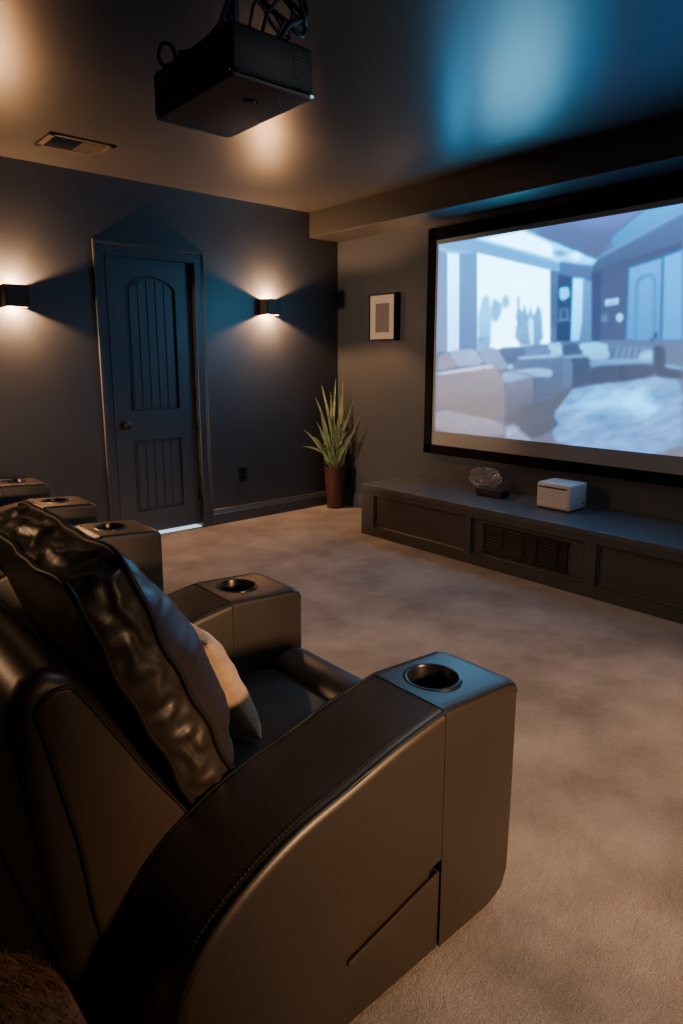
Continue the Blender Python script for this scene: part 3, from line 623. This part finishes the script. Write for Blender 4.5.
# ================================================================== CEILING PROJECTOR
pr = thing('ceiling_projector', 'black projector hanging upside down from the ceiling with cables', 'projector', (1.195, 1.87, 2.0))
b = BM(); box(b, 1.056, 1.334, 1.650, 2.112, 2.012, 2.137, .010, 3); keep(link('projector_body', b, M['projector'], smooth=35), pr)
b = BM(); box(b, 1.060, 1.330, 1.654, 2.108, 2.000, 2.016, .006, 2); keep(link('belly_cover', b, M['projbelly'], smooth=35), pr)
b = BM(); tube(b, [(1.056, 1.66, 2.016), (1.056, 2.10, 2.016)], .0025, 6); tube(b, [(1.07, 1.650, 2.016), (1.25, 1.650, 2.016)], .0025, 6); keep(link('seam_strip', b, M['metal']), pr)
b = BM(); lathe(b, [(0, 1.994), (.013, 1.994), (.016, 1.997), (.016, 2.001), (0, 2.001)], (1.195, 1.775, 0), 20); keep(link('adjusting_foot', b, M['black'], smooth=40), pr)
b = BM(); lathe(b, [(.022, 1.9985), (.025, 1.9985), (.025, 2.0005), (.022, 2.0005)], (1.195, 1.775, 0), 24); tube(b, [(1.24, 1.70, 1.9995), (1.30, 1.76, 1.9995)], .0015, 5); keep(link('belly_groove', b, M['slot']), pr)
b = BM()
for k in range(7): box(b, 1.262, 1.312, 1.6485, 1.655, 2.045 + k * .010, 2.050 + k * .010)
keep(link('exhaust_grille', b, M['slot']), pr)
b = BM(); lathe(b, [(.0, 1.328), (.036, 1.328), (.042, 1.336), (.042, 1.342), (.034, 1.342), (.030, 1.334), (0, 1.332)], (0, 1.76, 2.065), 28, 'x'); ln = keep(link('lens_barrel', b, M['black'], smooth=40), pr)
b = BM(); lathe(b, [(0, 1.3345), (.029, 1.3335)], (0, 1.76, 2.065), 24, 'x'); g = keep(link('lens_glass', b, M['lensglow'], smooth=60), pr)
b = BM(); box(b, 1.325, 1.3355, 1.648, 1.656, 2.006, 2.014, .002, 1); keep(link('corner_glint', b, M['lensglow']), pr)  # cyan glint on the shell corner, painted as a glowing chip
# mount
b = BM(); lathe(b, [(0, 2.175), (.020, 2.175), (.020, 2.39), (0, 2.39)], (1.20, 1.86, 0), 18); lathe(b, [(0, 2.385), (.062, 2.385), (.066, 2.392), (.066, ZC), (0, ZC)], (1.20, 1.86, 0), 28)
keep(link('mount_pole', b, M['metal'], smooth=40), pr)
b = BM()
for dx, dy in ((-.10, -.14), (.10, -.13), (-.10, .15), (.10, .15)):
    tt = BM(); L = math.hypot(dx, dy); box(tt, 0, L, -.011, .011, -.003, .003, .001, 1)
    merge(b, tt, Matrix.Translation((1.20, 1.86, 2.176)) @ Matrix.Rotation(math.atan2(dy, dx), 4, 'Z'))
    lathe(b, [(0, 2.13), (.007, 2.13), (.007, 2.178), (0, 2.178)], (1.20 + dx, 1.86 + dy, 0), 10)
keep(link('mount_bracket', b, M['black'], smooth=40), pr)
def cable(ctrl, r=.005):
    b = BM(); tube(b, spline(ctrl, 10), r, 8); keep(link('cable', b, M['cable'], smooth=70), pr)
cable([(1.24, 1.70, 2.135), (1.27, 1.68, 2.19), (1.34, 1.69, 2.24), (1.36, 1.74, 2.31), (1.30, 1.80, 2.33), (1.24, 1.76, 2.27), (1.27, 1.70, 2.21), (1.35, 1.72, 2.20), (1.40, 1.78, 2.29), (1.36, 1.86, 2.37), (1.30, 1.90, 2.404)], .0075)
cable([(1.18, 1.69, 2.135), (1.19, 1.66, 2.20), (1.26, 1.64, 2.26), (1.33, 1.68, 2.22), (1.37, 1.75, 2.25), (1.35, 1.82, 2.34), (1.31, 1.88, 2.404)], .005)
cable([(1.15, 1.70, 2.135), (1.14, 1.68, 2.17), (1.18, 1.70, 2.23), (1.27, 1.72, 2.18), (1.32, 1.73, 2.27), (1.30, 1.85, 2.37), (1.29, 1.91, 2.404)], .004)
cable([(1.075, 1.99, 2.13), (1.06, 1.98, 2.17), (1.055, 2.03, 2.195), (1.06, 2.07, 2.175), (1.065, 2.04, 2.14), (1.09, 1.96, 2.15), (1.13, 1.88, 2.19), (1.17, 1.85, 2.26), (1.185, 1.84, 2.38)], .006)
cable([(1.12, 1.69, 2.135), (1.10, 1.74, 2.165), (1.12, 1.80, 2.20), (1.16, 1.83, 2.27), (1.18, 1.835, 2.39)], .006)
cable([(1.22, 1.68, 2.135), (1.225, 1.66, 2.16), (1.25, 1.67, 2.19), (1.29, 1.70, 2.17), (1.30, 1.74, 2.20), (1.27, 1.78, 2.28), (1.23, 1.84, 2.38)], .003)

# ================================================================== THEATRE RECLINERS (facing the screen, +x)
ARM_TOP = [(.345, .02), (.338, .12), (.340, .21), (.350, .285), (.367, .342), (.411, .398), (.484, .448), (.583, .490), (.694, .516), (.819, .546), (.9455, .566)]
def arm_profile():
    pts = [tuple(p[:2]) for p in [(v.x, v.z) for v in spline([(x, 0, z) for x, z in ARM_TOP], 4)]]
    return pts
def armrest(root, y0, y1, outer, hero):
    """outer: -1 when the -y side is the outside of the seat, +1 the +y side, 0 both sides are inner"""
    top = arm_profile(); b = BM()
    prism(b, top + [(.9455, .02)], 'y', y0, y1, .020, 4, lambda m: m.x > .940 or m.z < .03)
    arm = link('armrest', b, M['panelleather'] if False else M['leather'])
    if outer == -1:
        c = BM(); prism(c, [(.683, .0), (.960, .0), (.960, .236), (.683, .199)], 'y', y0 - .02, y0 + .030); cut(arm, c)
    arm.data.shade_smooth(); arm.data.set_sharp_from_angle(angle=math.radians(38))
    keep(arm, root)
    def sub(name, b, m, smooth=40):
        o = link(name, b, m, smooth=smooth); keep(o, root); o.parent = arm; return o
    # cup block at the front of the arm
    fr = [(.947, .02), (1.158, .02), (1.174, .026), (1.184, .040), (1.198, .075), (1.202, .30), (1.202, .520), (1.197, .539), (1.186, .549), (1.168, .553), (1.06, .5605), (.947, .568)]
    b = BM(); prism(b, fr, 'y', y0, y1, .017, 4, lambda m: m.x < .95 or m.z < .022); blk = link('cup_block', b, M['leather'])
    yc = (y0 + y1) / 2 + .008; xc = 1.038
    c = BM(); lathe(c, [(0, .47), (.0555, .47), (.0555, .62), (0, .62)], (xc, yc, 0), 40); cut(blk, c)
    blk.data.shade_smooth(); blk.data.set_sharp_from_angle(angle=math.radians(38))
    keep(blk, root); blk.parent = arm
    b = BM(); lathe(b, [(.0553, .475), (.0553, .5630), (.057, .5665), (.061, .5675), (.0645, .5660), (.0660, .5600)], (xc, yc, 0), 48, caps=False); lathe(b, [(0, .478), (.0555, .476)], (xc, yc, 0), 48, caps=False)
    sub('cup_holder', b, M['ring'], 50)
    # welt and stitching along the outside and inside top edges
    for s, y in ((-1, y0), (1, y1)):
        line = [(x, y - s * .006, z - .004) for x, z in top[8:]] + [(x, y - s * .006, z - .003) for x, z in ((.955, .566), (1.0, .564), (1.10, .5565), (1.165, .552), (1.185, .543), (1.196, .523))]
        b = BM(); tube(b, line, .0042, 6); sub('welt', b, M['piping'], 60)
    if hero:
        b = BM()
        for y, dz in ((y0 + .021, .0012), (y0 + .0005, -.022)):
            path = spline([(x, y, z + dz) for x, z in top[10:]] + [(1.0, y, .5643 + dz), (1.15, y, .5542 + dz)], 6)
            acc = 0; seg = []
            for p, q in zip(path, path[1:]):
                L = (q - p).length; acc += L; seg.append((p, q))
            total = acc; pos = 0
            def at(s):
                for p, q in seg:
                    L = (q - p).length
                    if s <= L: return p.lerp(q, s / L)
                    s -= L
                return seg[-1][1]
            while pos < total - .006:
                tube(b, [at(pos), at(pos + .0045)], .0007, 4); pos += .008
        sub('stitching', b, M['stitch'], None)
    if outer == -1 and hero:
        # the upper side panel, the recessed release flap and its lip
        b = BM(); prism(b, [(.684, .02), (.942, .02), (.9445, .203), (.684, .150)], 'y', y0 + .002, y0 + .026, .003, 2); sub('release_flap', b, M['leather'])
        b = BM(); tube(b, [(.690, y0 + .003, .1525), (.940, y0 + .003, .2035)], .0035, 6); sub('flap_lip', b, M['panelleather'], 60)
        b = BM(); prism(b, [(.684, .15), (.920, .199), (.920, .231), (.684, .1985)], 'y', y0 + .011, y0 + .0295); sub('release_pocket', b, M['panelleather'])
    return arm

def soft_box(fn, na, nb, nc):
    """surface of a box in (a,b,c) in [-1,1]^3, mapped through fn"""
    b = BM(); cache = {}
    def V(i, j, k):
        if (i, j, k) not in cache: cache[(i, j, k)] = b.verts.new(fn(-1 + 2 * i / na, -1 + 2 * j / nb, -1 + 2 * k / nc))
        return cache[(i, j, k)]
    for i in range(na):
        for j in range(nb):
            for k in (0, nc): b.faces.new((V(i, j, k), V(i + 1, j, k), V(i + 1, j + 1, k), V(i, j + 1, k)))
    for i in range(na):
        for k in range(nc):
            for j in (0, nb): b.faces.new((V(i, j, k), V(i + 1, j, k), V(i + 1, j, k + 1), V(i, j, k + 1)))
    for j in range(nb):
        for k in range(nc):
            for i in (0, na): b.faces.new((V(i, j, k), V(i, j + 1, k), V(i, j + 1, k + 1), V(i, j, k + 1)))
    return b

def rnd(a, b, r):
    """square -> rounded square: pulls corners in by r"""
    m = max(abs(a), abs(b))
    if m < 1e-6: return a, b
    p = 2 + 8 * (1 - r); l = (abs(a) ** p + abs(b) ** p) ** (1 / p)
    return a * m / l, b * m / l

def back_cushion(root, y0, y1, hero):
    W, H, T = (y1 - y0) / 2, .278, .045
    yc = (y0 + y1) / 2
    bot, top = Vector((.560, 0, .430)), Vector((.362, 0, .915))       # mid-thickness line, reclined
    mid = (bot + top) / 2; hd = (top - bot).normalized(); td = Vector((hd.z, 0, -hd.x))
    sd = Vector((11.3, 4.1, 2.2)) + Vector((y0, 0, 0))
    def fn(a, b, c):
        a2, b2 = rnd(a, b, 0)
        edge = 1 - max(abs(a2), abs(b2))
        th = T * c
        puff = (1 - abs(a) ** 2.6) * (1 - abs(b) ** 2.6)
        if c > 0: th += .098 * c * (1 - abs(a) ** 5) ** .8 * (1 - abs(b) ** 3.2) ** .8 * (1 - .45 * max(b, 0))
        else: th += .03 * puff * c
        ww = W * a2; hh = H * b2
        side = 1 - abs(c) ** 2
        if abs(a) > abs(b): ww += .010 * side * (1 if a > 0 else -1)
        else: hh += .006 * side * (1 - a * a) * (1 if b > 0 else -1)
        # creases running in from the seams
        n1 = mnoise.noise(Vector((a * 2.2, b * 7, c)) + sd); n2 = mnoise.noise(Vector((a * 8, b * 2.2, c * 1.5)) + sd)
        fall = math.exp(-3.2 * (1 - abs(a))); fall2 = math.exp(-3.2 * (1 - abs(b)))
        wr = (.006 * fall * math.sin(8 * b + 6 * n1) + .005 * fall2 * math.sin(9 * a + 4 * n2) + .005 * n2 * fall2 + .006 * n1 * fall) * (1 - max(abs(a), abs(b)) ** 12)
        if c >= .99: th += wr
        if abs(a) > .99: ww += .004 * math.sin(7 * b + 5 * c + 6 * n1) * side * (1 if a > 0 else -1)
        if b > .99: hh += .006 * math.sin(9 * a + 1.8 * c + 3.5 * n2) * side
        # corners slump
        th += .012 * mnoise.noise(Vector((a * 3, b * 3, 0)) + sd) * max(abs(a), abs(b)) ** 6
        p = mid + hd * hh + td * th; p.y = yc + ww
        return p
    na, nb, nc = (56, 60, 14) if hero else (20, 20, 6)
    cu = keep(link('back_cushion', soft_box(fn, na, nb, nc), M['leather'], smooth=75), root)
    for c in (1, -1):
        loop = []
        n = 26
        for k in range(n): loop.append((-1 + 2 * k / n, -1))
        for k in range(n): loop.append((1, -1 + 2 * k / n))
        for k in range(n): loop.append((1 - 2 * k / n, 1))
        for k in range(n): loop.append((-1, 1 - 2 * k / n))
        b = BM(); tube(b, [fn(a, q, c) + (Vector((0, (1 if a > 0 else -1) * .003 * (abs(a) > .98), 0))) + hd * (.003 * (q if abs(q) > .98 else 0)) for a, q in loop], .0062, 8, True)
        o = keep(link('piping', b, M['piping'], smooth=70), root); o.parent = cu
    return cu

BACK = [(.300, .06), (.262, .30), (.232, .55), (.215, .700), (.218, .745), (.240, .778), (.275, .788), (.312, .772), (.345, .725), (.430, .560), (.520, .400), (.560, .26), (.56, .06)]
WING = [(.250, .30), (.246, .700), (.254, .738), (.280, .757), (.306, .752), (.330, .722), (.425, .548), (.520, .380), (.520, .26), (.36, .22)]
WING = [(.345, .25), (.2995, .49), (.261, .690), (.254, .728), (.272, .752), (.300, .755), (.322, .732), (.420, .558), (.520, .385), (.52, .25)]
def seat_unit(root, y0, y1, hero):
    """seat, foot rest, back and back cushion between two arms' inner faces y0..y1"""
    b = BM(); prism(b, BACK, 'y', y0 + .001, y1 - .001, .030, 4); bk = keep(link('backrest', b, M['leather'], smooth=50), root)
    for y, s in ((y0, -1), (y1, 1)):
        b = BM(); yy = sorted((y - s * .018, y + s * .005)); sm = [(v.x, v.z) for v in spline([(x, 0, z) for x, z in WING], 4, True)]
        prism(b, sm, 'y', yy[0], yy[1], .006, 3)
        o = keep(link('wing_panel', b, M['panelleather'], smooth=50), root); o.parent = bk
        b = BM(); tube(b, [(x, y + s * .003, z) for x, z in sm], .0034, 7, True); o = keep(link('piping', b, M['piping'], smooth=70), root); o.parent = bk
    # seat cushion with a crowned top
    W = (y1 - y0) / 2; yc = (y0 + y1) / 2
    def fs(a, q, c):
        a2, q2 = rnd(a, q, .25)
        x = .80 + .285 * a2; y = yc + (W - .003) * q2; z = .265 + .075 * c
        if c > 0: z += (.016 * (1 - q ** 4) * (1 - a ** 4) + .006 * mnoise.noise(Vector((a * 2, q * 2, 5)))) * c
        return Vector((x, y, z))
    keep(link('seat', soft_box(fs, 24, 24, 8), M['leather'], smooth=60), root)
    roll = [(1.055, .03), (1.175, .03), (1.198, .06), (1.204, .28), (1.200, .335), (1.180, .366), (1.145, .380), (1.105, .378), (1.072, .362), (1.058, .33)]
    b = BM(); prism(b, roll, 'y', y0 + .006, y1 - .006, .022, 4); keep(link('footrest', b, M['leather'], smooth=50), root)
    b = BM(); box(b, .40, 1.05, y0, y1, .02, .20); keep(link('seat_base', b, M['black']), root)
    back_cushion(root, y0 + .004, y1 - .004, hero)

rc = thing('recliner', 'nearest dark leather theatre recliner with two cup holder arms', 'armchair', (.75, 1.27, 0))
armrest(rc, .766, .984, -1, True)
armrest(rc, 1.556, 1.784, 0, True)
seat_unit(rc, .987, 1.553, True)
for x in (.42, 1.10):
    for y in (.83, .92, 1.62, 1.72):
        b = BM(); lathe(b, [(0, 0), (.02, 0), (.02, .025), (0, .025)], (x, y, 0), 12); keep(link('chair_foot', b, M['black']), rc)

lv = thing('theatre_loveseat', 'dark leather two seat recliner with three cup holder arms near the door', 'sofa', (.75, 3.36, 0))
A3 = [(2.515, 2.780), (3.215, 3.470), (3.930, 4.175)]
for i, (a, c) in enumerate(A3): armrest(lv, a, c, 0, False)
seat_unit(lv, 2.783, 3.212, False); seat_unit(lv, 3.473, 3.927, False)
for x in (.42, 1.10):
    for a, c in A3:
        b = BM(); lathe(b, [(0, 0), (.02, 0), (.02, .025), (0, .025)], (x, (a + c) / 2, 0), 12); keep(link('chair_foot', b, M['black']), lv)

# --- plush throw pillow leaning on the back cushion
def pillow_mesh(S, T, n=26):
    def fn(a, b, c):
        k = 1 - .10 * (1 - a * a) * abs(b) ** 3; kk = 1 - .10 * (1 - b * b) * abs(a) ** 3
        th = T * c * ((1 - a ** 4) * (1 - b ** 4)) ** .45 + .002 * c
        return Vector((a * S * kk, b * S * k, th + .003 * mnoise.noise(Vector((a * 4, b * 4, c)))))
    return soft_box(fn, n, n, 2)
b = pillow_mesh(.155, .046)
z_ax = Vector((.905, 0, .425)).normalized(); x_ax = Vector((0, 1, 0)); y_ax = z_ax.cross(x_ax)
R3 = Matrix((x_ax, y_ax, z_ax)).transposed().to_4x4()
bmesh.ops.transform(b, matrix=Matrix.Translation((.734, 1.360, .502)) @ R3, verts=b.verts)
tag(link('throw_pillow', b, M['fuzz'], smooth=70), 'small tan plush throw pillow leaning on the recliner back cushion', 'pillow')

# ================================================================== RISER AND SHAGGY RUG BEHIND THE CHAIRS
RX, RZ = .272, .20
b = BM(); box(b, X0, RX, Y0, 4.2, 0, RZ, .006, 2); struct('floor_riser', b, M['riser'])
b = BM()
out = [(.283, -.6), (.283, .6), (.286, .93), (.285, 1.00), (.278, 1.065), (.262, 1.105), (.225, 1.14), (.10, 1.20), (-.25, 1.26), (-.9, 1.26), (-.9, -.6)]
out = [(x - .016, y) for x, y in out]
prism(b, out, 'z', RZ, RZ + .022, .008, 3)
rg = random.Random(9)
for _ in range(5200):
    x, y = rg.uniform(-.05, .262), rg.uniform(.55, 1.19)
    if y > 1.19 - .4 * max(0, x - .1) - max(0, x - .2) * .7: continue
    h = rg.uniform(.010, .022); p = Vector((x, y, RZ + .020)); d = Vector((rg.uniform(-.6, .6) - .3, rg.uniform(-.6, .6) - .4, 1)).normalized() * h
    s = Vector((rg.uniform(-1, 1), rg.uniform(-1, 1), 0)).normalized() * .0016
    b.faces.new([b.verts.new(p - s), b.verts.new(p + s), b.verts.new(p + d)])
tag(link('shaggy_rug', b, M['shag']), 'brown shaggy rug on the raised floor behind the recliner', 'rug')

# ================================================================== LIGHT
def lamp(kind, loc, energy, col, size=.1, rot=None, **kw):
    L = bpy.data.lights.new('lamp', kind); L.energy = energy; L.color = col
    if kind == 'AREA': L.size = size
    else: L.shadow_soft_size = size
    for k, v in kw.items(): setattr(L, k, v)
    o = bpy.data.objects.new('unseen_light', L); COL.objects.link(o); o.location = loc
    if rot: o.rotation_euler = rot
    return o
WARM = (1, .56, .28)
def aim(loc, target):
    return (Vector(target) - Vector(loc)).to_track_quat('-Z', 'Y').to_euler()
a0 = (1.05, Y0 + .10, 1.15)                                    # wall light on the near side wall, out of the picture
lamp('SPOT', a0, 320, WARM, .10, aim(a0, (1.05, .77, .42)), spot_size=math.radians(46), spot_blend=1)
a0 = (2.05, Y0 + .10, 1.85)
lamp('SPOT', a0, 380, (1, .52, .24), .05, aim(a0, (2.0, .52, 0)), spot_size=math.radians(48), spot_blend=1)
a0 = (-.9, 4.2, 1.10)                                         # lamp by the door wall, left of the picture
lamp('SPOT', a0, 430, (1, .66, .42), .12, aim(a0, (3.78, 3.75, 1.1)), spot_size=math.radians(34), spot_blend=.5)
a0 = (-1.1, 3.3, 1.75)
lamp('SPOT', a0, 85, WARM, .12, aim(a0, (.75, 2.0, .6)), spot_size=math.radians(62), spot_blend=.7)
lamp('AREA', (1.9, .6, ZC - .02), 9.5, (.88, .93, 1), 1.0)  # unseen overhead fill, added to brighten the carpet and room
w = bpy.data.worlds.new('World'); SC.world = w; w.use_nodes = True
w.node_tree.nodes['Background'].inputs[0].default_value = (.3, .4, .5, 1); w.node_tree.nodes['Background'].inputs[1].default_value = .02

# ================================================================== CAMERA
f, cx, cy, hz = 660., 341.5, 485., 360.
pitch = math.atan((cy - hz) / f); yaw = math.atan(588 / math.hypot(f, cy - hz))
cd = bpy.data.cameras.new('camera'); cam = bpy.data.objects.new('camera', cd); COL.objects.link(cam); SC.camera = cam
cam.location = (0, 0, 1.25); cam.rotation_euler = (math.pi / 2 - pitch, 0, -yaw)
cd.sensor_fit = 'VERTICAL'; cd.sensor_height = 36; cd.sensor_width = 24
cd.lens = f / 1024 * 36; cd.shift_y = -(512 - cy) / 1024; cd.clip_start = .02
SC.view_settings.view_transform = 'AgX'; SC.view_settings.look = 'None'; SC.view_settings.exposure = 0
